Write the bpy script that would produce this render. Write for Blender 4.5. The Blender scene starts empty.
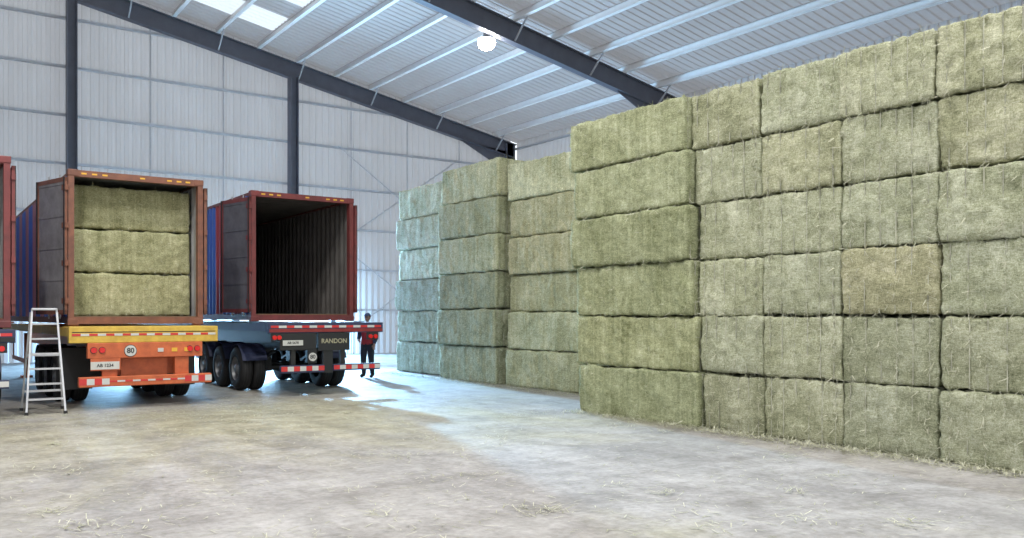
import bpy, bmesh, math, random
from mathutils import Vector, Matrix, noise
random.seed(7)
S=bpy.context.scene
COL=S.collection
try:
    S.view_settings.view_transform='Standard'
except Exception: pass

# ---------------------------------------------------------------- helpers
class MB:
    def __init__(s): s.v=[];s.f=[];s.m=[];s.mats=[];s.sm=[]
    def mi(s,mat):
        if mat not in s.mats: s.mats.append(mat)
        return s.mats.index(mat)
    def add(s,vs,fs,mat,smooth=False,M=None):
        b=len(s.v)
        for p in vs:
            p=Vector(p)
            s.v.append(M@p if M else p)
        k=s.mi(mat)
        for f in fs:
            s.f.append([i+b for i in f]); s.m.append(k); s.sm.append(smooth)
    def box(s,lo,hi,mat,M=None,bev=0.0):
        x0,y0,z0=lo;x1,y1,z1=hi
        if bev>0:
            bm=bmesh.new(); bmesh.ops.create_cube(bm,size=1)
            for v in bm.verts:
                v.co=Vector(((x0+x1)/2+v.co.x*(x1-x0),(y0+y1)/2+v.co.y*(y1-y0),(z0+z1)/2+v.co.z*(z1-z0)))
            bmesh.ops.bevel(bm,geom=bm.edges[:],offset=bev,segments=2,affect='EDGES',profile=0.5)
            bm.verts.index_update()
            s.add([v.co.copy() for v in bm.verts],[[v.index for v in f.verts] for f in bm.faces],mat,False,M)
            bm.free(); return
        vs=[(x0,y0,z0),(x1,y0,z0),(x1,y1,z0),(x0,y1,z0),(x0,y0,z1),(x1,y0,z1),(x1,y1,z1),(x0,y1,z1)]
        s.add(vs,[(0,3,2,1),(4,5,6,7),(0,1,5,4),(1,2,6,5),(2,3,7,6),(3,0,4,7)],mat,False,M)
    def beam(s,p0,p1,w,h,mat,up=(0,0,1)):
        p0=Vector(p0);p1=Vector(p1);d=(p1-p0);L=d.length
        if L<1e-6:return
        d.normalize();u=Vector(up);sd=d.cross(u)
        if sd.length<1e-4: sd=d.cross(Vector((1,0,0)))
        sd.normalize();u=sd.cross(d)
        M=Matrix(((sd.x,d.x,u.x,p0.x),(sd.y,d.y,u.y,p0.y),(sd.z,d.z,u.z,p0.z),(0,0,0,1)))
        s.box((-w/2,0,-h/2),(w/2,L,h/2),mat,M)
    def cyl(s,p0,p1,r,mat,n=12,r1=None,smooth=True):
        p0=Vector(p0);p1=Vector(p1);d=p1-p0;L=d.length;d.normalize()
        q=Vector((0,0,1)).rotation_difference(d).to_matrix().to_4x4();q.translation=p0
        r1=r if r1 is None else r1
        vs=[];
        for i in range(n):
            a=2*math.pi*i/n; vs.append((r*math.cos(a),r*math.sin(a),0))
        for i in range(n):
            a=2*math.pi*i/n; vs.append((r1*math.cos(a),r1*math.sin(a),L))
        s.add(vs,[(i,(i+1)%n,n+(i+1)%n,n+i) for i in range(n)],mat,smooth,q)
        s.add(vs,[list(range(n))[::-1],list(range(n,2*n))],mat,False,q)
    def lathe(s,prof,mat,M,n=28):
        vs=[];fs=[]
        for (r,z) in prof:
            for i in range(n):
                a=2*math.pi*i/n; vs.append((r*math.cos(a),r*math.sin(a),z))
        for j in range(len(prof)-1):
            for i in range(n):
                k=(i+1)%n; fs.append((j*n+i,j*n+k,(j+1)*n+k,(j+1)*n+i))
        s.add(vs,fs,mat,True,M)
    def obj(s,name,parent=None,loc=(0,0,0)):
        me=bpy.data.meshes.new(name)
        me.from_pydata([tuple(v) for v in s.v],[],s.f)
        for m in s.mats: me.materials.append(m)
        me.polygons.foreach_set('material_index',s.m)
        me.polygons.foreach_set('use_smooth',s.sm)
        me.update()
        o=bpy.data.objects.new(name,me);COL.objects.link(o)
        o.location=loc
        if parent:o.parent=parent
        return o
def empty(name,loc=(0,0,0),parent=None):
    e=bpy.data.objects.new(name,None);COL.objects.link(e);e.location=loc;e.empty_display_size=.3
    if parent:e.parent=parent
    return e
def T(x,y,z):return Matrix.Translation((x,y,z))
def R(a,ax):return Matrix.Rotation(math.radians(a),4,ax)

def mat(name,c,rough=.6,metal=0,var=.15,scale=4,bump=0.0,bscale=40,c2=None,emit=None,es=0,stretch=(1,1,1)):
    m=bpy.data.materials.new(name);m.use_nodes=True
    nt=m.node_tree;N=nt.nodes;L=nt.links;b=N['Principled BSDF']
    b.inputs['Roughness'].default_value=rough;b.inputs['Metallic'].default_value=metal
    tc=N.new('ShaderNodeTexCoord');mp=N.new('ShaderNodeMapping');mp.inputs['Scale'].default_value=stretch
    L.new(tc.outputs['Object'],mp.inputs[0])
    n=N.new('ShaderNodeTexNoise');n.inputs['Scale'].default_value=scale;n.inputs['Detail'].default_value=6;n.inputs['Roughness'].default_value=.65
    L.new(mp.outputs[0],n.inputs['Vector'])
    r=N.new('ShaderNodeValToRGB');r.color_ramp.elements[0].position=.3;r.color_ramp.elements[1].position=.7
    c2=c2 or tuple(x*(1-var*2) for x in c)
    r.color_ramp.elements[0].color=(*c2,1);r.color_ramp.elements[1].color=(*c,1)
    L.new(n.outputs[0],r.inputs[0]);L.new(r.outputs[0],b.inputs['Base Color'])
    if bump:
        n2=N.new('ShaderNodeTexNoise');n2.inputs['Scale'].default_value=bscale;n2.inputs['Detail'].default_value=4
        L.new(tc.outputs['Object'],n2.inputs['Vector'])
        bp=N.new('ShaderNodeBump');bp.inputs['Strength'].default_value=bump;bp.inputs['Distance'].default_value=.02
        L.new(n2.outputs[0],bp.inputs['Height']);L.new(bp.outputs[0],b.inputs['Normal'])
    if emit:
        b.inputs['Emission Color'].default_value=(*emit,1);b.inputs['Emission Strength'].default_value=es
    return m

def sheet_mat(name,c,trans,tcol,stretch=(1,1,1),var=.12):
    m=mat(name,c,.55,0,var,.6,stretch=stretch)
    nt=m.node_tree;N=nt.nodes;L=nt.links;b=N['Principled BSDF']
    t=N.new('ShaderNodeBsdfTranslucent');t.inputs['Color'].default_value=(*tcol,1)
    mx=N.new('ShaderNodeMixShader');mx.inputs[0].default_value=trans
    L.new(b.outputs[0],mx.inputs[1]);L.new(t.outputs[0],mx.inputs[2]);L.new(mx.outputs[0],N['Material Output'].inputs[0])
    return m

def hay_mat():
    m=bpy.data.materials.new('hay');m.use_nodes=True
    nt=m.node_tree;N=nt.nodes;L=nt.links;b=N['Principled BSDF'];b.inputs['Roughness'].default_value=.9
    b.inputs['Specular IOR Level'].default_value=.15
    tc=N.new('ShaderNodeTexCoord');oi=N.new('ShaderNodeObjectInfo')
    sc=N.new('ShaderNodeVectorMath');sc.operation='SCALE';sc.inputs[0].default_value=(37,19,53)
    L.new(oi.outputs['Random'],sc.inputs['Scale'])
    ad=N.new('ShaderNodeVectorMath');L.new(tc.outputs['Object'],ad.inputs[0]);L.new(sc.outputs[0],ad.inputs[1])
    def nz(stretch,scale,det=5,dist=0,rough=.6):
        mp=N.new('ShaderNodeMapping');mp.inputs['Scale'].default_value=stretch
        L.new(ad.outputs[0],mp.inputs[0])
        n=N.new('ShaderNodeTexNoise');n.inputs['Scale'].default_value=scale;n.inputs['Detail'].default_value=det
        n.inputs['Distortion'].default_value=dist;n.inputs['Roughness'].default_value=rough
        L.new(mp.outputs[0],n.inputs['Vector']);return n.outputs[0]
    def math_(op,a,b_,c=None):
        q=N.new('ShaderNodeMath');q.operation=op
        for i,x in enumerate([a,b_]+([c] if c is not None else [])):
            if isinstance(x,(int,float)):q.inputs[i].default_value=x
            else:L.new(x,q.inputs[i])
        return q.outputs[0]
    fh=nz((1,1,3.5),14,6,1.2,.75)
    fv=nz((3,3,1.0),14,6,1.5,.75)
    fine=nz((1,1,1.5),45,4,2.0,.8)
    big=nz((1,1,1),1.6,4,.4)
    flake=nz((7,1.2,.25),1.6,3,.5)
    s1=math_('MULTIPLY_ADD',fh,.36,math_('MULTIPLY',fv,.30))
    s2=math_('MULTIPLY_ADD',fine,.34,s1)
    s3=math_('ADD',s2,math_('MULTIPLY',math_('SUBTRACT',flake,.5),.14))
    s4=math_('ADD',s3,math_('MULTIPLY',math_('SUBTRACT',big,.5),.22))
    r=N.new('ShaderNodeValToRGB');e=r.color_ramp.elements
    e[0].position=.34;e[0].color=(.075,.08,.042,1);e[1].position=.68;e[1].color=(.92,.92,.78,1)
    q=e.new(.43);q.color=(.245,.255,.145,1)
    q=e.new(.51);q.color=(.425,.43,.28,1)
    q=e.new(.59);q.color=(.65,.65,.48,1)
    L.new(s4,r.inputs[0])
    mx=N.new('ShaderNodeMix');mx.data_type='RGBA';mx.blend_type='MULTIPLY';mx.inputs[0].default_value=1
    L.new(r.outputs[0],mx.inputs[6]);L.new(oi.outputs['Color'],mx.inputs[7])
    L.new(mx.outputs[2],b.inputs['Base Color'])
    bp=N.new('ShaderNodeBump');bp.inputs['Strength'].default_value=.8;bp.inputs['Distance'].default_value=.035
    L.new(s3,bp.inputs['Height']);L.new(bp.outputs[0],b.inputs['Normal'])
    return m
HAY=hay_mat()
STRAW=mat('straw_strand',(.76,.75,.57),.8,0,.3,9)
TWINE=mat('baling_twine',(.60,.60,.47),.7,0,.3,6)

STEEL=mat('painted_steel_grey',(.12,.125,.155),.5,0,.12,2)
PURL=mat('galvanised_purlin',(.90,.89,.88),.5,.0,.04,3)
ROOF=sheet_mat('roof_sheet',(.50,.50,.51),.42,(.33,.33,.34),(1,.12,1))
SKYL=sheet_mat('skylight_sheet',(.7,.75,.8),.8,(.78,.84,.9),(1,.12,1),.05)
WALLM=sheet_mat('wall_sheet',(.64,.64,.65),.5,(.52,.53,.55),(1,1,.3),.16)
GIRT=mat('girt_steel',(.50,.50,.52),.5,0,.1)

# ---------------------------------------------------------------- building
XE=25.3; YB=36.0; YF=-14.4; ZB=9.6; SL=.19; RD=.75
def zb(x): return ZB+SL*(XE-abs(x))
def zroof(x): return zb(x)+RD+.28

def floor():
    m=bpy.data.materials.new('dusty_concrete');m.use_nodes=True
    nt=m.node_tree;N=nt.nodes;L=nt.links;b=N['Principled BSDF'];b.inputs['Roughness'].default_value=.62
    b.inputs['Specular IOR Level'].default_value=.35
    tc=N.new('ShaderNodeTexCoord')
    def nz(st,s,d=6,rot=0,dist=0):
        mp=N.new('ShaderNodeMapping');mp.inputs['Scale'].default_value=st;mp.inputs['Rotation'].default_value=(0,0,rot)
        L.new(tc.outputs['Object'],mp.inputs[0])
        n=N.new('ShaderNodeTexNoise');n.inputs['Scale'].default_value=s;n.inputs['Detail'].default_value=d;n.inputs['Roughness'].default_value=.65
        n.inputs['Distortion'].default_value=dist
        L.new(mp.outputs[0],n.inputs['Vector']);return n.outputs[0]
    def ramp(x,a,b_,c0,c1):
        r=N.new('ShaderNodeValToRGB');r.color_ramp.elements[0].position=a;r.color_ramp.elements[1].position=b_
        r.color_ramp.elements[0].color=c0;r.color_ramp.elements[1].color=c1;L.new(x,r.inputs[0]);return r.outputs[0]
    def mix(f,a,b_,mode='MIX'):
        q=N.new('ShaderNodeMix');q.data_type='RGBA';q.blend_type=mode
        if isinstance(f,float):q.inputs[0].default_value=f
        else:L.new(f,q.inputs[0])
        L.new(a,q.inputs[6]);L.new(b_,q.inputs[7]);return q.outputs[2]
    base=ramp(nz((1,1,1),.5),.3,.7,(.335,.32,.32,1),(.425,.41,.405,1))
    dust=ramp(nz((1,1,1),2.2,8),.3,.75,(.35,.325,.22,1),(.48,.45,.34,1))
    # hay dust is thickest in the loading zone behind the trailers
    mp=N.new('ShaderNodeMapping');mp.vector_type='TEXTURE';mp.inputs['Location'].default_value=(4.6,13.6,0);mp.inputs['Scale'].default_value=(7,6,30)
    L.new(tc.outputs['Object'],mp.inputs[0])
    gr=N.new('ShaderNodeTexGradient');gr.gradient_type='SPHERICAL';L.new(mp.outputs[0],gr.inputs[0])
    ms=N.new('ShaderNodeMath');ms.operation='MULTIPLY_ADD';ms.inputs[1].default_value=.30;L.new(gr.outputs['Fac'],ms.inputs[0]);L.new(nz((.8,.5,1),.3,8,0,.8),ms.inputs[2])
    mask=ramp(ms.outputs[0],.52,.72,(0,0,0,1),(.9,.9,.9,1))
    c=mix(mask,base,dust)
    tr=ramp(nz((1.0,.06,1),1.1,4,.35),.35,.65,(.84,.84,.84,1),(1.06,1.06,1.06,1))
    c=mix(1.0,c,tr,'MULTIPLY')
    tr2=ramp(nz((.08,1.0,1),1.4,4,.5,.3),.35,.6,(.87,.86,.85,1),(1.04,1.04,1.04,1))
    c=mix(1.0,c,tr2,'MULTIPLY')
    blot=ramp(nz((1,.8,1),.9,8,0,1.0),.36,.52,(.80,.79,.78,1),(1.03,1.03,1.03,1))
    c=mix(1.0,c,blot,'MULTIPLY')
    sp=ramp(nz((1,1,1),14,8),.3,.7,(.76,.76,.73,1),(1.12,1.12,1.12,1))
    c=mix(1.0,c,sp,'MULTIPLY')
    sp2=ramp(nz((1,1,1),3.0,8,0,.5),.35,.6,(.82,.82,.80,1),(1.07,1.07,1.07,1))
    c=mix(1.0,c,sp2,'MULTIPLY')
    L.new(c,b.inputs['Base Color'])
    bp=N.new('ShaderNodeBump');bp.inputs['Strength'].default_value=.35;bp.inputs['Distance'].default_value=.02
    L.new(nz((1,1,1),18,8),bp.inputs['Height']);L.new(bp.outputs[0],b.inputs['Normal'])
    q=MB();q.box((-60,-45,-.2),(60,60,0),m);return q.obj('floor')
FLOOR=floor()

def corr_profile(a0,a1,per,dep):
    pts=[];a=a0
    while a<a1:
        for da,dd in((0,0),(per*.4,0),(per*.5,dep),(per*.9,dep)):
            if a+da<a1: pts.append((a+da,dd))
        a+=per
    pts.append((a1,0));return pts
DOORS=[(5.6,9.8,4.2),(11.4,15.6,4.2)]
q=MB()
xs=corr_profile(-XE,XE,.3,.035)
vs=[];fs=[]
for x,d in xs:
    zl=0
    for a,b,h in DOORS:
        if a<=x<=b: zl=h
    vs.append((x,YB+.12+d,zl));vs.append((x,YB+.12+d,zroof(x)))
for i in range(len(xs)-1): fs.append((2*i,2*i+2,2*i+3,2*i+1))
q.add(vs,fs,WALLM);WB=q.obj('wall_back')
SHUT=mat('roller_shutter',(.4,.42,.45),.5,.2,.1)
for n_,(a,b,h) in enumerate(DOORS):
    q=MB()
    q.box((a-.15,YB-.05,0),(a+.08,YB+.2,h+.1),STEEL);q.box((b-.08,YB-.05,0),(b+.15,YB+.2,h+.1),STEEL)
    q.box((a-.15,YB-.05,h),(b+.15,YB+.2,h+.2),STEEL)
    q.cyl((a,YB-.25,h+.35),(b,YB-.25,h+.35),.24,SHUT,20)
    q.obj('door_%d'%(n_+1),WB)
q=MB()
z=1.93
while z<zroof(0)-.3:
    xm=min(XE, XE-(z-ZB-RD)/SL) if z>ZB+RD else XE
    segs=[(-xm,xm)]
    if z<4.3: segs=[(-xm,5.45),(9.95,11.25),(15.75,xm)]
    for a,b in segs: q.box((a,YB-.06,z),(b,YB+.1,z+.09),GIRT)
    z+=1.8
x=5.17-2.833*10
while x<XE:
    if x>-XE and not any(a-.2<x<b+.2 for a,b,h in DOORS): q.cyl((x,YB-.0,.0),(x,YB-.0,zroof(x)-.3),.025,GIRT,6)
    elif x>-XE: q.cyl((x,YB-.0,4.4),(x,YB-.0,zroof(x)-.3),.025,GIRT,6)
    x+=2.833
q.obj('trim_1')
def sidewall(name,x,z0,sgn):
    q=MB();ys=corr_profile(YF,YB,.3,.035);vs=[];fs=[]
    for y,d in ys:
        vs.append((x+sgn*(.3+d),y,z0));vs.append((x+sgn*(.3+d),y,ZB+RD+.2))
    for i in range(len(ys)-1): fs.append((2*i,2*i+2,2*i+3,2*i+1))
    q.add(vs,fs,WALLM)
    z=max(z0,1.1)
    while z<ZB+RD:
        q.box((min(x+sgn*.12,x+sgn*.28),YF,z),(max(x+sgn*.12,x+sgn*.28),YB,z+.09),GIRT);z+=1.8
    q.obj(name)
sidewall('wall_right',XE,0,1)
sidewall('wall_left',-XE,7.0,-1)
q=MB()
SKY=[(32.2,34.0),(28.6,30.8),(17.0,18.4),(3.5,5.0),(-8,-6.5)]
for sgn in(-1,1):
    pr=corr_profile(YF,YB+.3,.33,.03)
    stops=[0,2.0,12.2,XE+.6]
    for k in range(3):
        xa,xb=stops[k],stops[k+1];fs1=[];fs2=[];vv=[]
        for y,d in pr:
            vv.append((sgn*xa,y,zroof(xa)+d));vv.append((sgn*xb,y,zroof(xb)+d))
        for i in range(len(pr)-1):
            f=(2*i,2*i+1,2*i+3,2*i+2)
            if k==1 and any(a<pr[i][0]<b for a,b in SKY): fs2.append(f)
            else: fs1.append(f)
        q.add(vv,fs1,ROOF)
        if fs2:q.add(vv,fs2,SKYL)
q.obj('ceiling')
q=MB()
frames=[YB-.2,24.6,10.0,-2.2,-14.2]
for sgn in(-1,1):
    x=.35
    while x<XE+.3:
        zc=zb(x)+RD+.13
        q.box((sgn*x-.02,YF,zc-.13),(sgn*x+.02,YB,zc+.13),PURL)
        q.box((sgn*x-.13,YF,zc-.135),(sgn*x+.02,YB,zc-.115),PURL)
        q.box((sgn*x-.02,YF,zc+.115),(sgn*x+.13,YB,zc+.135),PURL)
        x+=1.7
q.obj('trim_2')
q=MB()
def ibeam(q,p0,p1,w,h,mat_):
    p0=Vector(p0);p1=Vector(p1);d=(p1-p0).normalized()
    side=Vector((0,1,0)) if abs(d.y)<.5 else Vector((1,0,0))
    u=side.cross(d).normalized()
    if u.z<0 or (abs(u.z)<.01 and u.x<0):u=-u
    q.beam(p0,p1,.03,h,mat_,u)
    q.beam(p0+u*(h/2-.015),p1+u*(h/2-.015),w,.035,mat_,u)
    q.beam(p0-u*(h/2-.015),p1-u*(h/2-.015),w,.035,mat_,u)
for fy in frames:
    for sgn in(-1,1):
        a=(0,fy,zb(0)+RD/2);b=(sgn*XE,fy,zb(XE)+RD/2)
        ibeam(q,a,b,.3,RD-.04,STEEL)
        q.add([(sgn*XE,fy-.015,ZB-.9),(sgn*(XE-3.2),fy-.015,zb(XE-3.2)),(sgn*XE,fy-.015,ZB+.3),
               (sgn*XE,fy+.015,ZB-.9),(sgn*(XE-3.2),fy+.015,zb(XE-3.2)),(sgn*XE,fy+.015,ZB+.3)],
              [(0,1,2),(3,5,4),(0,3,4,1),(1,4,5,2),(2,5,3,0)],STEEL)
        ibeam(q,(sgn*(XE-.3),fy,0),(sgn*(XE-.3),fy,ZB+RD),.3,.5,STEEL)
        x=.35;kk=0
        while x<XE:
            for s2 in(-1,1):
                if fy+s2*.9>YB or kk%2: continue
                q.beam((sgn*x,fy+s2*.05,zb(x)+.06),(sgn*x,fy+s2*.85,zb(x)+RD+.02),.05,.05,GIRT)
            x+=1.7;kk+=1
q.obj('trim_3')
q=MB()
for x in(-20.3,-11.8,-3.33,5.17,13.67):
    z0=4.5 if any(a<x<b for a,b,h in DOORS) else 0
    ibeam(q,(x,YB-.35,z0),(x,YB-.35,zb(x)+.05),.42,.34,STEEL)
for (xa,za,xb_,zz) in((15.8,9.2,22,4.9),(15.8,4.9,22,9.2),(15.8,4.9,22,.6),(15.8,.6,22,4.9)):
    q.cyl((xa,YB-.2,za),(xb_,YB-.2,zz),.03,GIRT,6)
q.obj('trim_4')

# ---------------------------------------------------------------- hay bales
def bale_mesh(name,L_,W,H,seed,strands=1000):
    q=MB();h=Vector((L_/2,W/2,H/2));r=.04;sp=.045
    idx={};vs=[];fs=[]
    strs=[(-.5+ (i+.5)/6)*W*.98 for i in range(6)]
    sv=Vector((seed*7.3,seed*3.1,seed*5.7))
    def disp(p):
        inner=Vector([max(-(h[i]-r),min(h[i]-r,p[i])) for i in range(3)])
        d=(p-inner);
        if d.length<1e-6:return p
        d.normalize();p2=inner+d*r
        nn=noise.noise(p*2.2+sv)*.026+noise.noise(p*7+sv)*.02+noise.noise(Vector((p.x*16,p.y*16,p.z*16))+sv)*.024
        nn+=noise.noise(Vector((p.x*9,p.y*.6,p.z*.6))+sv)*.012*(1-abs(d.x))
        if abs(d.x)>.5:
            g=sum(math.exp(-((p.y-s_)/.028)**2) for s_ in strs)
            nn+=.008-.018*g
            nn+=.012*(1-(p.z/h.z)**2)
        elif abs(d.y)>.5:
            nn+=.008*(1-(p.z/h.z)**4)
        nn-=.010
        return p2+d*nn
    def gv(p):
        k=(round(p[0],4),round(p[1],4),round(p[2],4))
        if k not in idx:
            idx[k]=len(vs);vs.append(disp(Vector(p)))
        return idx[k]
    n=[max(2,round(2*h[i]/sp)) for i in range(3)]
    for ax in range(3):
        a,b=(ax+1)%3,(ax+2)%3
        for sg in(-1,1):
            for i in range(n[a]):
                for j in range(n[b]):
                    c=[]
                    for (di,dj) in((0,0),(1,0),(1,1),(0,1)):
                        p=[0,0,0];p[ax]=sg*h[ax];p[a]=-h[a]+2*h[a]*(i+di)/n[a];p[b]=-h[b]+2*h[b]*(j+dj)/n[b]
                        c.append(gv(p))
                    fs.append(c if sg>0 else c[::-1])
    q.add(vs,fs,HAY,True)
    rnd=random.Random(seed)
    ends=[v for v in vs if abs(v.x)>h.x-.06]
    nearstr=[v for v in ends if min(abs(v.y-s_) for s_ in strs)<.03]
    edges=[v for v in vs if sum(1 for i in range(3) if abs(v[i])>h[i]-.07)>=2]
    for s_ in strs:
        for sg in(-1,1):
            x=sg*(h.x-.008)
            q.box((x-.005,s_-.004,-H/2+.02),(x+.005,s_+.004,H/2-.02),TWINE)
    for kk in range(strands):
        v=(nearstr if kk%4==0 else edges if kk%4==1 else vs)
        v=v[rnd.randrange(len(v))]
        d=Vector((rnd.gauss(0,1),rnd.gauss(0,1),rnd.gauss(0,1))).normalized()
        out=Vector((v.x/h.x,v.y/h.y,v.z/h.z))
        ax=max(range(3),key=lambda i:abs(out[i]));o=Vector((0,0,0));o[ax]=1 if out[ax]>0 else -1
        d=(d+o*.3)
        if kk%4==0: d.z*=2.2
        d.normalize();ln=rnd.uniform(.04,.12);w=rnd.uniform(.002,.0055)
        s=d.cross(o)
        if s.length<.05: continue
        s=s.normalized()*w;p=v+o*.005
        q.add([p-s,p+s,p+d*ln+s*.4,p+d*ln-s*.4],[(0,1,2,3)],STRAW if rnd.random()<.55 else HAY)
    o=q.obj(name);me=o.data;bpy.data.objects.remove(o);return me
VAR=[bale_mesh('bale_mesh_%d'%i,2.78,1.2,.84,i+1) for i in range(7)]
def bale(parent,loc,rotz,scale,col,name='bale'):
    o=bpy.data.objects.new(name,random.choice(VAR));COL.objects.link(o)
    o.parent=parent;o.location=loc
    o.rotation_euler=(random.choice((0,math.pi))+math.radians(random.gauss(0,.35)),math.radians(random.gauss(0,.25)),math.radians(rotz+random.choice((0,180))+random.gauss(0,.6)))
    o.scale=scale;o.color=(*col,1);return o
def tint(base,j=.1):
    k=1+random.uniform(-j,j);w=random.uniform(-.02,.02)
    return (base[0]*k*(1+w),base[1]*k,base[2]*k*(1-w*1.5))
RH=.85
st=empty('hay_bale_stack',(9.9,4,0))
ysb=[9.08,7.96,6.71,5.43,4.17,2.92,1.67,.42,-.83,-2.08]
yst=[9.36,8.06,6.78,5.49,4.2,2.95,1.67,.42,-.83,-2.08]
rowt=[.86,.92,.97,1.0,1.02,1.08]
for r in range(6):
    f=r/5;ys=[a+(b-a)*f for a,b in zip(ysb,yst)]
    zc=r*RH+RH/2
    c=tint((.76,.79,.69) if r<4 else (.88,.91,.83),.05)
    j=random.gauss(0,.03)
    y0=ys[0]+.02;y1=11.90+.18*f+random.gauss(0,.03)+(.05 if r%2 else -.03)
    sc=(y1-y0)/2.78
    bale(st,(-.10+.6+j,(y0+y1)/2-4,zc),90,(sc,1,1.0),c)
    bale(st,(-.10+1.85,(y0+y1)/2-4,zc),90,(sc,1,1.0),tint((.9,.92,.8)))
    for i in range(len(ys)-1):
        w=ys[i]-ys[i+1]
        base=(1,1.01,1.03)
        if r==2 and i==2: base=(1.03,.97,.92)
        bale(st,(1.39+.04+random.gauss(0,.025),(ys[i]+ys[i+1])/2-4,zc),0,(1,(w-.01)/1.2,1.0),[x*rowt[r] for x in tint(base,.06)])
st2=empty('hay_bale_stack',(12.1,18,0))
cols=[(24.0,20.85),(20.5,17.7),(17.35,14.6),(14.5,12.2)]
for ci in range(4):
    a_,b_=cols[ci];yc=(a_+b_)/2;w=a_-b_
    rh=(.925,.935,.895,.87)[ci]
    for r in range(6):
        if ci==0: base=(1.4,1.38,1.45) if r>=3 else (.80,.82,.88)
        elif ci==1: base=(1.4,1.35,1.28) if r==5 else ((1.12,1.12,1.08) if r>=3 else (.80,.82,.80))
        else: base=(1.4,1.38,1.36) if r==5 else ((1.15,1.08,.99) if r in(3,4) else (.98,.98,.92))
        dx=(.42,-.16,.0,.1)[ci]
        sh=(.07*(r-2) if ci==0 else 0)
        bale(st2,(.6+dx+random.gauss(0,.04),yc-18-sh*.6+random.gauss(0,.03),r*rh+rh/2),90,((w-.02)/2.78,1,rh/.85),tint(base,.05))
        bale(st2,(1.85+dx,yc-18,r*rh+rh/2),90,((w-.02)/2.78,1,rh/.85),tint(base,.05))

def loose():
    q=MB();rnd=random.Random(3)
    def strand(x,y,zmax=.012):
        a=rnd.uniform(0,6.28);l=rnd.uniform(.03,.14);w=rnd.uniform(.002,.004);z=rnd.uniform(.003,zmax)
        d=Vector((math.cos(a)*l,math.sin(a)*l,rnd.uniform(-.2,1)*zmax));s=Vector((-math.sin(a)*w,math.cos(a)*w,0));p=Vector((x,y,z))
        q.add([p-s,p+s,p+d+s,p+d-s],[(0,1,2,3)],STRAW if rnd.random()<.6 else HAY)
    for _ in range(7000): strand(9.84-abs(rnd.gauss(0,.2)),rnd.uniform(-1,12),.04)
    for _ in range(3500): strand(12.0-abs(rnd.gauss(0,.3)),rnd.uniform(12,23.4),.04)
    for _ in range(5000):
        strand(rnd.uniform(-2,9.8),rnd.uniform(2,20))
    for _ in range(4000):
        strand(rnd.gauss(4.2,1.6),16.0+rnd.gauss(0,1.0))
    for _ in range(110):
        cx,cy=rnd.uniform(0,9.5),rnd.uniform(3.5,17);sg=rnd.uniform(.05,.2)
        for _ in range(rnd.randint(12,45)): strand(cx+rnd.gauss(0,sg),cy+rnd.gauss(0,sg),.025)
    q.obj('loose_hay',FLOOR)
loose()

# ---------------------------------------------------------------- vehicles
MAROON=mat('maroon_paint',(.22,.045,.045),.5,0,.2,3,c2=(.11,.03,.03))
RUSTF=mat('rusty_frame_paint',(.25,.10,.06),.6,0,.2,5,c2=(.13,.055,.04))
SIDE_BLUE=mat('container_side_blue',(.07,.16,.55),.5,0,.1,3)
SIDE_RED=mat('container_side_red',(.40,.06,.07),.5,0,.1,3)
SIDE_PALE=mat('container_side_pale_red',(.45,.20,.24),.5,0,.1,3)
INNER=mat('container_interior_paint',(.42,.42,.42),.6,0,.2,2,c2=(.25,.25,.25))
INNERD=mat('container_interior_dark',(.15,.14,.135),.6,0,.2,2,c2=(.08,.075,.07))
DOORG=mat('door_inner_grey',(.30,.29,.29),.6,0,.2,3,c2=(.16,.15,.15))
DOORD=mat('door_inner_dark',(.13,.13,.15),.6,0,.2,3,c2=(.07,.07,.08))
WOODF=mat('plywood_floor',(.20,.13,.07),.7,0,.2,3)
GALV=mat('galvanised_rod',(.45,.45,.45),.4,.6,.1)
YEL=mat('yellow_paint',(.72,.50,.08),.5,0,.15,5,c2=(.48,.30,.05))
ORG=mat('orange_paint',(.62,.15,.05),.5,0,.15,5,c2=(.40,.09,.035))
NAVY=mat('navy_chassis_paint',(.035,.045,.10),.5,0,.1,3)
BLK=mat('black_chassis_paint',(.02,.02,.022),.5,0,.1,3)
RUB=mat('tyre_rubber',(.022,.022,.024),.8,0,.2,6,bump=.3)
RIM=mat('wheel_rim',(.30,.31,.33),.45,.3,.2,6)
WHT=mat('white_plate',(.58,.58,.55),.4,0,.05)
REDL=mat('red_lamp',(.65,.02,.02),.25,0,.05)
TAPER=mat('red_reflective_tape',(.58,.04,.04),.35,0,.05)
TAPEW=mat('white_reflective_tape',(.58,.58,.56),.35,0,.05)
TXTM=mat('black_lettering',(.03,.03,.03),.5)
AMB=mat('amber_mark',(.8,.45,.05),.4,0,.05)
REDC=mat('red_chassis_paint',(.25,.03,.03),.5,0,.15,4)
CREAM=mat('flap_lettering_cream',(.42,.39,.26),.5)

def text(s,size,loc,parent,m,name):
    c=bpy.data.curves.new(name,'FONT');c.body=s;c.size=size;c.align_x='CENTER';c.align_y='CENTER';c.extrude=.002
    c.offset=size*.02
    o=bpy.data.objects.new(name,c);COL.objects.link(o);o.data.materials.append(m)
    o.parent=parent;o.location=loc;o.rotation_euler=(math.pi/2,0,0);return o

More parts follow.
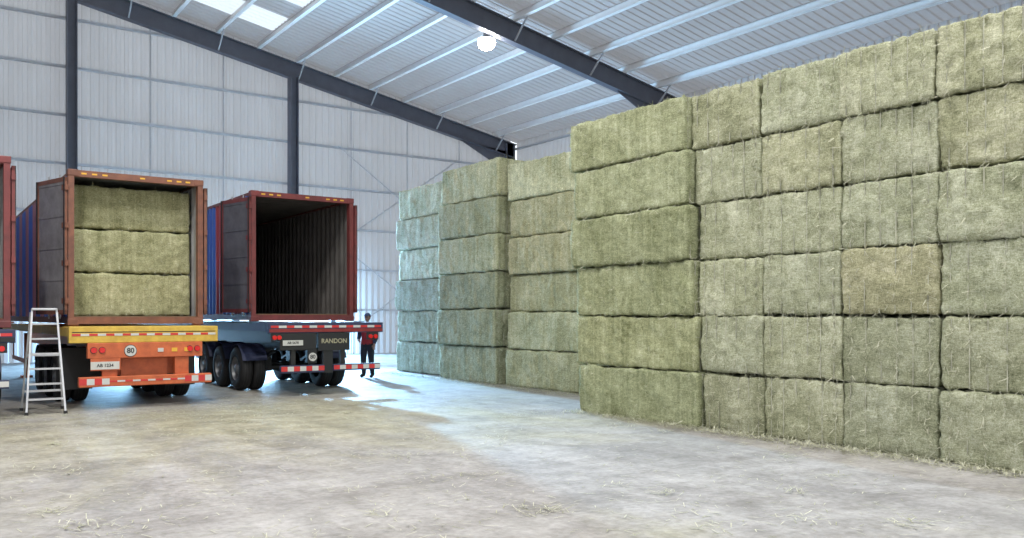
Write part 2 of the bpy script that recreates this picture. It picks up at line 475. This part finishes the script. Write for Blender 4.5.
def container(loc,frame,sideA,sideB,inner,doorm,bl,br,L_=12.19,leftdoor=True):
    P=empty('shipping_container',loc);W=2.44;H=2.9
    q=MB()
    for x in(0,W-.10):
        q.box((x,0,.02),(x+.10,.16,H-.02),frame)
        q.box((x,L_-.16,.02),(x+.10,L_,H-.02),frame)
    for x in(-.01,W-.17):
        for y in(-.01,L_-.17):
            for z in(0,H-.12):
                q.box((x,y,z),(x+.18,y+.18,z+.12),frame,bev=.012)
    q.box((.1,0,H-.13),(W-.1,.12,H-.01),frame)
    q.box((.1,0,.02),(W-.1,.14,.15),frame)
    q.box((.1,L_-.12,H-.12),(W-.1,L_,H-.01),frame)
    for x in(.03,W-.1):
        q.box((x,.16,.03),(x+.07,L_-.16,.17),frame)
        q.box((x,.16,H-.09),(x+.07,L_-.16,H-.02),frame)
    for x in(.22,.40,.58,1.25,1.75,1.93,2.1):
        q.box((x,-.004,H-.085),(x+.09,0,H-.055),AMB)
    pr=[];y=.16
    while y<L_-.16:
        for da,dd in((0,0),(.07,0),(.14,1),(.21,1)): 
            if y+da<L_-.16: pr.append((y+da,dd))
        y+=.28
    pr.append((L_-.16,0))
    for side in(0,1):
        for skin in(0,1):
            vs=[]
            for (yy,dd) in pr:
                off=.025+.036*dd+(.008 if skin else 0)
                x=off if side==0 else W-off
                vs+= [(x,yy,.15),(x,yy,H-.08)]
            for i in range(len(pr)-1):
                f=[2*i,2*i+2,2*i+3,2*i+1]
                if skin==0:
                    m_=sideA if (pr[i][0]%1.4)<.7 else sideB  # side colour alternates in blocks along the length
                else: m_=inner
                q.add([vs[k] for k in f],[(0,1,2,3)],m_)
    for (z,m_) in((H-.03,frame),(H-.045,inner)):
        vs=[]
        for(yy,dd)in pr: vs+=[(.08,yy,z-.018*dd),(W-.08,yy,z-.018*dd)]
        q.add(vs,[(2*i,2*i+1,2*i+3,2*i+2) for i in range(len(pr)-1)],m_)
    q.box((.1,L_-.1,.15),(W-.1,L_-.04,H-.1),inner)
    q.box((.07,.14,.13),(W-.07,L_-.1,.17),WOODF)
    for i in range(20):
        q.box((.1,.3+i*.6,.03),(W-.1,.36+i*.6,.13),frame)
    q.obj('container_body',P)
    def door(side,ang):
        d=MB();DW=1.14;DH=H-.34
        d.box((0,-.025,.2),(DW,.025,.28),frame);d.box((0,-.025,DH+.1),(DW,.025,DH+.18),frame)
        d.box((0,-.025,.2),(.07,.025,DH+.18),frame);d.box((DW-.07,-.025,.2),(DW,.025,DH+.18),frame)
        for i in range(4):
            z0=.28+i*(DH-.18)/4;z1=z0+(DH-.18)/4
            d.box((.07,-.012,z0),(DW-.07,.012,z1-.05),doorm)
            d.box((.07,-.02,z1-.05),(DW-.07,.02,z1),doorm)
        d.box((0,.025,.2),(.03,.04,DH+.18),BLK);d.box((DW-.03,.025,.2),(DW,.04,DH+.18),BLK)
        for rx in(.35,.8):
            d.cyl((rx,-.05,.12),(rx,-.05,DH+.26),.017,GALV,8)
            for z in(.3,.9,1.6,2.3): d.box((rx-.04,-.065,z),(rx+.04,-.02,z+.05),GALV)
            d.box((rx,-.08,1.05),(rx+.3,-.06,1.09),GALV)
        for z in(.4,1.1,1.8,2.5): d.box((-.03,-.03,z),(.12,.03,z+.1),frame)
        o=d.obj('door_leaf',P)
        if side=='L':
            o.location=(-.04,-.03,0);o.rotation_euler=(0,0,math.radians(90+ang))
        else:
            o.scale=(-1,1,1);o.location=(W+.04,-.03,0);o.rotation_euler=(0,0,math.radians(-90-ang))
    if leftdoor: door('L',bl)
    door('R',br)
    return P

def wheel(q,x,y,side):
    for k in(0,1):
        M=T(x+(-side)*k*.31,y,.5)@R(90*side,'Y')
        q.lathe([(.27,-.13),(.33,-.14),(.44,-.135),(.485,-.11),(.5,-.06),(.5,.06),(.485,.11),(.44,.135),(.33,.14),(.27,.13)],RUB,M,32)
        for g in(-.06,0,.06):
            q.lathe([(.501,g-.006),(.503,g),(.501,g+.006)],BLK,M,32)
    M=T(x,y,.5)@R(90*side,'Y')
    q.lathe([(.275,.13),(.27,.06),(.2,-.02),(.12,0.0),(.11,.09),(.06,.13),(0.001,.135)],RIM,M,28)
    for i in range(8):
        a=i*math.pi/4;p=M@Vector((.165*math.cos(a),.165*math.sin(a),-.01));p2=M@Vector((.165*math.cos(a),.165*math.sin(a),.04))
        q.cyl(p,p2,.016,GALV,6)

def tape(q,x0,x1,y,z0,z1,n):
    for i in range(n):
        a=x0+(x1-x0)*i/n;b=x0+(x1-x0)*(i+1)/n
        q.box((a,y-.006,z0),(b,y,z1),TAPER if i%2==0 else TAPEW)

def trailer(loc,zt,deck,main,bump,style,ax0=2.3):
    P=empty('semi_trailer',loc);W=2.62;Ln=13.2
    q=MB()
    bh=.32 if style=='orange' else .24
    q.box((0,0,zt-bh),(W,.16,zt-.02),deck,bev=.012)
    q.box((0,.16,zt-.2),(.1,Ln,zt-.04),deck);q.box((W-.1,.16,zt-.2),(W,Ln,zt-.04),deck)
    for x in(.75,W-.87):
        q.box((x,.16,zt-.62),(x+.12,Ln,zt-.6),main);q.box((x+.05,.16,zt-.6),(x+.07,Ln,zt-.08),main)
        q.box((x,.16,zt-.1),(x+.12,Ln,zt-.05),main)
    for i in range(16):
        y=.5+i*.8;q.box((.1,y,zt-.18),(W-.1,y+.1,zt-.06),main)
    q.box((.06,.05,zt-.06),(W-.06,1.2,zt-.02),deck)
    for y in(.75,12.1):
        for x in(.12,W-.28): q.box((x,y,zt-.04),(x+.16,y+.16,zt-.002),main)
    q.obj('chassis_frame',P)
    b=MB()
    if style=='orange':
        b.box((.3,-.02,zt-.60),(W-.3,.12,zt-.32),bump,bev=.01)
        b.box((.55,.02,zt-.95),(.8,.12,zt-.6),bump);b.box((W-.8,.02,zt-.95),(W-.55,.12,zt-.6),bump)
        b.box((.15,-.1,.42),(W-.15,.04,.60),bump,bev=.012)
        b.box((.6,.04,.52),(.7,.1,.95),bump);b.box((W-.7,.04,.52),(W-.6,.1,.95),bump)
        b.box((.9,.2,.55),(W-.9,.3,zt-.5),bump);b.box((.62,.3,.6),(W-.62,.36,zt-.55),main)
        tape(b,.15,.65,-.1,.46,.57,4);tape(b,W-.65,W-.15,-.1,.46,.57,4);tape(b,.65,W-.65,-.1,.50,.53,10)
        tape(b,.05,W-.05,0,zt-.19,zt-.15,18)
        b.box((.05,-.004,zt-.13),(W-.05,0,zt-.115),BLK)
        b.box((.35,-.03,zt-.80),(.83,-.02,zt-.66),WHT)
        b.box((.35,-.02,zt-.82),(.85,.0,zt-.6),bump)
        b.cyl((1.02,-.02,zt-.47),(1.02,-.035,zt-.47),.10,WHT,28)
        b.cyl((1.02,-.01,zt-.47),(1.02,-.028,zt-.47),.11,BLK,28)
        for x in(.40,.54,W-.54,W-.40):
            b.cyl((x,-.02,zt-.45),(x,-.05,zt-.45),.05,REDL,16);b.cyl((x,-.015,zt-.45),(x,-.025,zt-.45),.06,BLK,16)
        for x in(1.5,1.75,1.98): b.box((x,-.03,zt-.50),(x+.1,-.02,zt-.43),AMB if x>1.6 else WHT)
        b.obj('rear_bumper',P)
        text('80',.13,(1.02,-.038,zt-.47),P,TXTM,'speed_sign_text')
        text('AB 1234',.08,(.59,-.032,zt-.73),P,TXTM,'plate_text')
    else:
        b.box((.25,.0,zt-.60),(1.05,.1,zt-.24),bump,bev=.01)
        b.box((.25,-.06,.5),(1.2,.06,.66),NAVY,bev=.01);b.box((1.42,-.06,.52),(W-.1,.06,.66),NAVY,bev=.01)
        b.box((.5,.05,.6),(.6,.13,zt-.5),bump);b.box((1.6,.0,.6),(1.7,.08,zt-.2),bump)
        b.box((1.2,.0,.48),(1.42,.08,zt-.24),bump);b.box((1.4,.02,.52),(1.62,.06,.62),bump)
        tape(b,.25,1.2,-.06,.54,.64,7);tape(b,1.42,W-.1,-.06,.55,.64,8)
        tape(b,.05,W-.05,0,zt-.13,zt-.08,15)
        b.box((.02,-.012,zt-.22),(W-.02,0,zt-.15),REDC if style=='navy' else BLK)
        b.box((.3,-.02,zt-.50),(.74,-.01,zt-.39),WHT)
        b.cyl((.95,-.02,zt-.75),(.95,-.035,zt-.75),.09,WHT,28);b.cyl((.95,-.01,zt-.75),(.95,-.028,zt-.75),.10,BLK,28)
        b.box((.85,0,zt-.88),(1.05,.02,zt-.6),bump)
        b.box((1.08,-.03,zt-.62),(1.80,-.012,zt-.24),BLK)
        for x in(.12,.22,2.3,2.42):
            b.cyl((x,-.012,zt-.33),(x,-.05,zt-.33),.045,REDL,16)
        b.box((2.22,-.012,zt-.4),(2.5,.02,zt-.24),BLK);b.box((.05,-.012,zt-.4),(.29,.02,zt-.24),BLK)
        b.obj('rear_bumper',P)
        text('80',.12,(.95,-.038,zt-.75),P,TXTM,'speed_sign_text')
        text('AB 5678',.07,(.52,-.022,zt-.445),P,TXTM,'plate_text')
        text('RANDON',.135,(1.44,-.032,zt-.42),P,CREAM,'flap_text')
    w=MB()
    for k in range(3):
        y=ax0+k*1.28
        wheel(w,.18,y,-1);wheel(w,W-.18,y,1)
        w.cyl((.2,y,.5),(W-.2,y,.5),.075,BLK,12)
        for x in(.72,W-.84): w.box((x,y-.12,.42),(x+.14,y+.12,zt-.62),BLK)
        for x in(.78,W-.78): w.beam((x,y-.5,zt-.68),(x,y+.5,.62),.09,.06,BLK)
    w.obj('wheels',P)
    g=MB()
    for x0,x1 in((.05,.62),(W-.62,W-.05)):
        if style=='orange': g.box((x0,ax0-.75,.28),(x1,ax0-.735,zt-.45),BLK)
        for k in range(3):
            yc=ax0+k*1.28
            for i in range(8):
                a0=math.radians(20+i*17.5);a1=math.radians(20+(i+1)*17.5);rr=.57
                p0=(0,yc+rr*math.cos(a0),.5+rr*math.sin(a0));p1=(0,yc+rr*math.cos(a1),.5+rr*math.sin(a1))
                g.add([(x0,p0[1],p0[2]),(x1,p0[1],p0[2]),(x1,p1[1],p1[2]),(x0,p1[1],p1[2])],[(0,1,2,3)],NAVY if style!='orange' else BLK,True)
    for x in(.35,W-.47):
        g.box((x,10.2,.06),(x+.12,10.34,zt-.3),main);g.box((x-.08,10.1,0),(x+.2,10.44,.06),main)
    for x in(.02,W-.05):
        g.box((x,6.2,.55),(x+.03,9.8,.65),main)
        g.box((x,6.3,.55),(x+.03,6.36,zt-.2),main);g.box((x,9.6,.55),(x+.03,9.66,zt-.2),main)
    g.obj('mudguards',P)
    return P

trailer((2.45,17.2,0),1.53,YEL,ORG,ORG,'orange',2.2)
c1=container((2.54,17.9,1.53),RUSTF,SIDE_BLUE,SIDE_PALE,INNER,DOORG,17,4)
hs=empty('hay_bale_load',(1.22,.5,.17),c1)
for k in range(3):
    for r in range(3):
        bale(hs,(0,.62+k*1.22,r*.845+.42),0,(.79,1,.99),tint((.86,.84,.74),.05))
trailer((6.22,17.6,0),1.58,NAVY,BLK,BLK,'navy',2.35)
container((6.33,19.0,1.58),MAROON,SIDE_BLUE,SIDE_RED,INNERD,DOORD,14,3)
trailer((-1.08,16.3,0),1.5,NAVY,BLK,BLK,'navy2',2.35)
container((-.92,16.9,1.5),MAROON,SIDE_BLUE,SIDE_PALE,INNER,DOORG,6,2)

# ---------------------------------------------------------------- step ladder
ALU=mat('ladder_aluminium',(.60,.61,.63),.35,.5,.1,5)
def ladder():
    q=MB();H=1.82
    def fr(z): t=z/H; return (.30-.11*t, -.42*(1-t))
    for s in(-1,1):
        q.beam((s*.30,-.42,0.01),(s*.19,0,H),.03,.07,ALU,(0,1,0))
        q.beam((s*.33,.48,0.01),(s*.21,.05,H-.06),.03,.05,ALU,(0,1,0))
        q.box((s*.30-.03,-.47,0),(s*.30+.03,-.38,.05),BLK);q.box((s*.33-.03,.44,0),(s*.33+.03,.52,.05),BLK)
    for i in range(1,7):
        z=i*.26;w,y=fr(z);q.box((-w,y-.04,z-.015),(w,y+.05,z+.015),ALU)
    for z in(.35,1.0):
        t=z/(H-.06);w=.33-.12*t;y=.48-.43*t;q.box((-w,y-.012,z-.02),(w,y+.012,z+.02),ALU)
    q.box((-.2,-.08,H-.02),(.2,.14,H+.02),ALU,bev=.008)
    for s in(-1,1): q.beam((s*.25,-.2,.95),(s*.27,.24,.95),.012,.02,ALU)
    o=q.obj('step_ladder',None,(2.08,17.35,0));o.rotation_euler=(0,0,math.radians(-3));return o
ladder()

# ---------------------------------------------------------------- lamps
LAMPB=mat('lamp_housing',(.25,.25,.26),.4,.4,.1)
LAMPE=mat('lamp_lens',(1,1,1),.5,emit=(1,.97,.92),es=60)
def lamp(x,y,z,energy,col):
    P=empty('highbay_lamp',(x,y,z));q=MB()
    q.lathe([(.001,.42),(.07,.42),(.11,.36),(.12,.2),(.16,.16),(.26,.06),(.30,0),(.29,0),(.25,.05),(.12,.14)],LAMPB,Matrix.Identity(4),28)
    q.lathe([(.29,.06),(.31,-.05),(.27,-.18),(.16,-.27),(.001,-.30)],LAMPE,Matrix.Identity(4),28)
    q.cyl((0,0,.42),(0,0,zb(x)+RD+.02-z),.012,LAMPB,8)
    q.box((-.15,-.05,zb(x)+RD-.02-z),(.15,.05,zb(x)+RD+.02-z),LAMPB)
    q.obj('lamp_body',P)
    L_=bpy.data.lights.new('lamp_light','SPOT');L_.energy=energy;L_.color=col;L_.spot_size=math.radians(150);L_.spot_blend=.8;L_.shadow_soft_size=.3
    o=bpy.data.objects.new('lamp_light',L_);COL.objects.link(o);o.parent=P;o.location=(0,0,-.38)
lamp(16.5,25.0,11.15,2600,(.9,.95,1))
lamp(8.6,3.0,12.0,2000,(1,.98,.96))  # this and the next lamps are added out of view to lift brightness
lamp(-1,10,12.6,4200,(1,.98,.95))
lamp(4.2,-3,12.6,3400,(1,.98,.96))
lamp(3.9,12.5,13.1,3200,(1,.97,.91))
def added_light(loc,target,energy,col,size):
    P=empty('added_floor_light',loc);q=MB()
    q.box((-.3,-.1,-.2),(.3,.1,.2),LAMPB,bev=.02);q.box((-.26,-.105,-.16),(.26,-.1,.16),LAMPE)
    q.box((-.03,.1,-.03),(.03,.35,.03),LAMPB)
    q.obj('added_light_body',P)
    L_=bpy.data.lights.new('added_spot','SPOT');L_.energy=energy;L_.color=col;L_.spot_size=math.radians(size);L_.spot_blend=.9;L_.shadow_soft_size=.3
    o=bpy.data.objects.new('added_spot',L_);COL.objects.link(o);o.parent=P;o.location=(0,-.2,0)
    d=Vector(target)-Vector(loc)-Vector((0,-.2,0));o.rotation_euler=d.to_track_quat('-Z','Y').to_euler()
added_light((13.67,35.2,6.3),(10.3,18.5,0),42000,(.34,.66,1),36)  # added hidden spot with invented body, brightens the floor beside the hay in blue
for (a,b,h) in DOORS:
    L_=bpy.data.lights.new('door_daylight','AREA');L_.shape='RECTANGLE';L_.size=b-a;L_.size_y=h;L_.energy=5500;L_.color=(.34,.66,1)
    o=bpy.data.objects.new('door_daylight',L_);COL.objects.link(o);o.location=((a+b)/2,YB+.8,h/2+.3);o.rotation_euler=(math.radians(-78),0,0)

# ---------------------------------------------------------------- worker
SKIN=mat('skin',(.45,.26,.18),.6);JACK=mat('navy_jacket',(.03,.04,.075),.8);VEST=mat('red_vest',(.40,.03,.03),.8)
PANT=mat('dark_trousers',(.02,.022,.03),.85);BOOT=mat('boots',(.02,.015,.012),.6);CAPM=mat('cap_blue',(.08,.12,.22),.7);HAIR=mat('hair',(.015,.01,.008),.8)
REFL=mat('reflective_band',(.4,.4,.37),.4)
def skin_bake(verts,edges,rad,sub=2,root=0):
    me=bpy.data.meshes.new('tmp');me.from_pydata(verts,edges,[])
    o=bpy.data.objects.new('tmp',me);COL.objects.link(o)
    md=o.modifiers.new('s','SKIN');md.use_smooth_shade=True
    for i,v in enumerate(me.skin_vertices[0].data):
        r=rad[i];v.radius=(r if isinstance(r,tuple) else (r,r));v.use_root=(i==root)
    if sub: 
        sd=o.modifiers.new('d','SUBSURF');sd.levels=sub;sd.render_levels=sub
    dg=bpy.context.evaluated_depsgraph_get();dg.update()
    ev=o.evaluated_get(dg);m2=bpy.data.meshes.new_from_object(ev)
    vs=[v.co.copy() for v in m2.vertices];fs=[list(p.vertices) for p in m2.polygons]
    bpy.data.objects.remove(o);bpy.data.meshes.remove(m2)
    return vs,fs
def person(loc,rz):
    q=MB()
    V=[(0,0,.96),(0,.0,1.08),(0,-.01,1.27),(0,0,1.41),(0,.01,1.50),(0,0,1.57),
       (.18,0,1.415),(.26,.03,1.14),(.25,-.12,.93),
       (-.18,0,1.415),(-.27,.05,1.15),(-.20,-.16,1.05),
       (.1,0,.88),(.12,-.03,.5),(.14,.02,.10),(.15,-.13,.055),
       (-.1,0,.88),(-.12,-.01,.5),(-.13,.05,.10),(-.16,-.10,.055)]
    E=[(0,1),(1,2),(2,3),(3,4),(4,5),(3,6),(6,7),(7,8),(3,9),(9,10),(10,11),(0,12),(12,13),(13,14),(14,15),(0,16),(16,17),(17,18),(18,19)]
    Rr=[(.17,.14),(.165,.13),(.19,.14),(.165,.12),.06,.055,.085,.068,.045,.085,.068,.045,.115,.085,.065,.05,.115,.085,.065,.05]
    vs,fs=skin_bake(V,E,Rr,2,0)
    mz=min(v.z for v in vs)
    for v in vs: v.z-=mz*max(0,1-v.z/.5)
    for f in fs:
        c=sum((vs[i] for i in f),Vector())/len(f)
        if c.z>1.5 : m=SKIN if c.z>1.52 else JACK
        elif c.z<.13: m=BOOT
        elif abs(c.x)<.17 and c.z>1.0:
            m=REFL if (1.1<c.z<1.14 or 1.28<c.z<1.31) else VEST
        elif c.z<.93 and abs(c.x)<.215: m=PANT
        elif c.z<1.0 and abs(c.x)<.2: m=VEST
        else: m=JACK
        q.add([vs[i] for i in f],[list(range(len(f)))],m,True)
    for (w,d) in((Vector((.25,-.12,.93)),Vector((.02,-.18,-.9))),(Vector((-.20,-.16,1.05)),Vector((.45,-.75,-.2)))):
        d.normalize();s=d.cross(Vector((0,1,.3))).normalized();n=s.cross(d)
        pv,pf=skin_bake([w-d*.03,w+d*.03,w+d*.09],[(0,1),(1,2)],[.026,(.04,.02),(.042,.018)],1,0)
        q.add(pv,pf,SKIN,True)
        for k,(o_,l) in enumerate(((-.03,.065),(-.01,.078),(.011,.072),(.031,.055))):
            b=w+d*.085+s*o_
            fv,ff=skin_bake([b,b+d*l*.5+n*.006,b+d*l*.8+n*.022,b+d*l+n*.04],[(0,1),(1,2),(2,3)],[.010,.009,.0085,.007],1,0)
            q.add(fv,ff,SKIN,True)
        b=w+d*.03-s*.03
        fv,ff=skin_bake([b,b-s*.025+d*.03,b-s*.03+d*.06+n*.015],[(0,1),(1,2)],[.013,.011,.009],1,0)
        q.add(fv,ff,SKIN,True)
    def ell(c,r,m,fn=None,nu=20,nv=14,cut=None):
        vv=[];ff=[]
        for j in range(nv+1):
            t=math.pi*j/nv
            for i in range(nu):
                a=2*math.pi*i/nu
                p=Vector((math.sin(t)*math.cos(a),math.sin(t)*math.sin(a),math.cos(t)))
                if fn:p=fn(p)
                vv.append(Vector((c[0]+p.x*r[0],c[1]+p.y*r[1],c[2]+p.z*r[2])))
        for j in range(nv):
            if cut is not None and math.cos(math.pi*(j+1)/nv)<cut: break
            for i in range(nu):
                k=(i+1)%nu;ff.append((j*nu+i,(j+1)*nu+i,(j+1)*nu+k,j*nu+k))
        q.add(vv,ff,m,True)
    def hf(p):
        p=p.copy()
        if p.z<0: p.x*=1-.25*(-p.z);  p.y=p.y*(1-.15*(-p.z))
        if p.y<-.8 and abs(p.x)<.2 and -.3<p.z<.1: p.y-=.18
        return p
    ell((0,-.01,1.655),(.078,.098,.118),SKIN,hf)
    ell((0,-.115,1.64),(.012,.016,.02),SKIN,None,8,6)
    for s in(-1,1):
        ell((s*.08,0,1.65),(.012,.022,.032),SKIN,None,8,6);ell((s*.03,-.1,1.67),(.012,.008,.008),HAIR,None,8,6)
    ell((0,-.1,1.60),(.024,.008,.006),VEST,None,8,6)
    ell((0,.012,1.67),(.083,.098,.112),HAIR,None,20,14,-.15)
    ell((0,0,1.69),(.09,.112,.1),CAPM,None,20,14,.1)
    q.box((-.07,-.19,1.695),(.07,-.09,1.705),CAPM)
    o=q.obj('worker',None,loc);o.rotation_euler=(0,0,math.radians(rz));return o
person((10.55,21.95,0),-50)

# ---------------------------------------------------------------- camera / world
w=bpy.data.worlds.new('World');S.world=w;w.use_nodes=True
bg=w.node_tree.nodes['Background'];bg.inputs[0].default_value=(.93,.96,1,1);bg.inputs[1].default_value=1.5
cam=bpy.data.cameras.new('cam');cam.sensor_width=36;cam.lens=870/1024*36;cam.shift_y=47/1024;cam.clip_end=300
co=bpy.data.objects.new('camera',cam);COL.objects.link(co);co.location=(0,0,1.7);co.rotation_euler=(math.pi/2,0,math.radians(-35.1))
S.camera=co
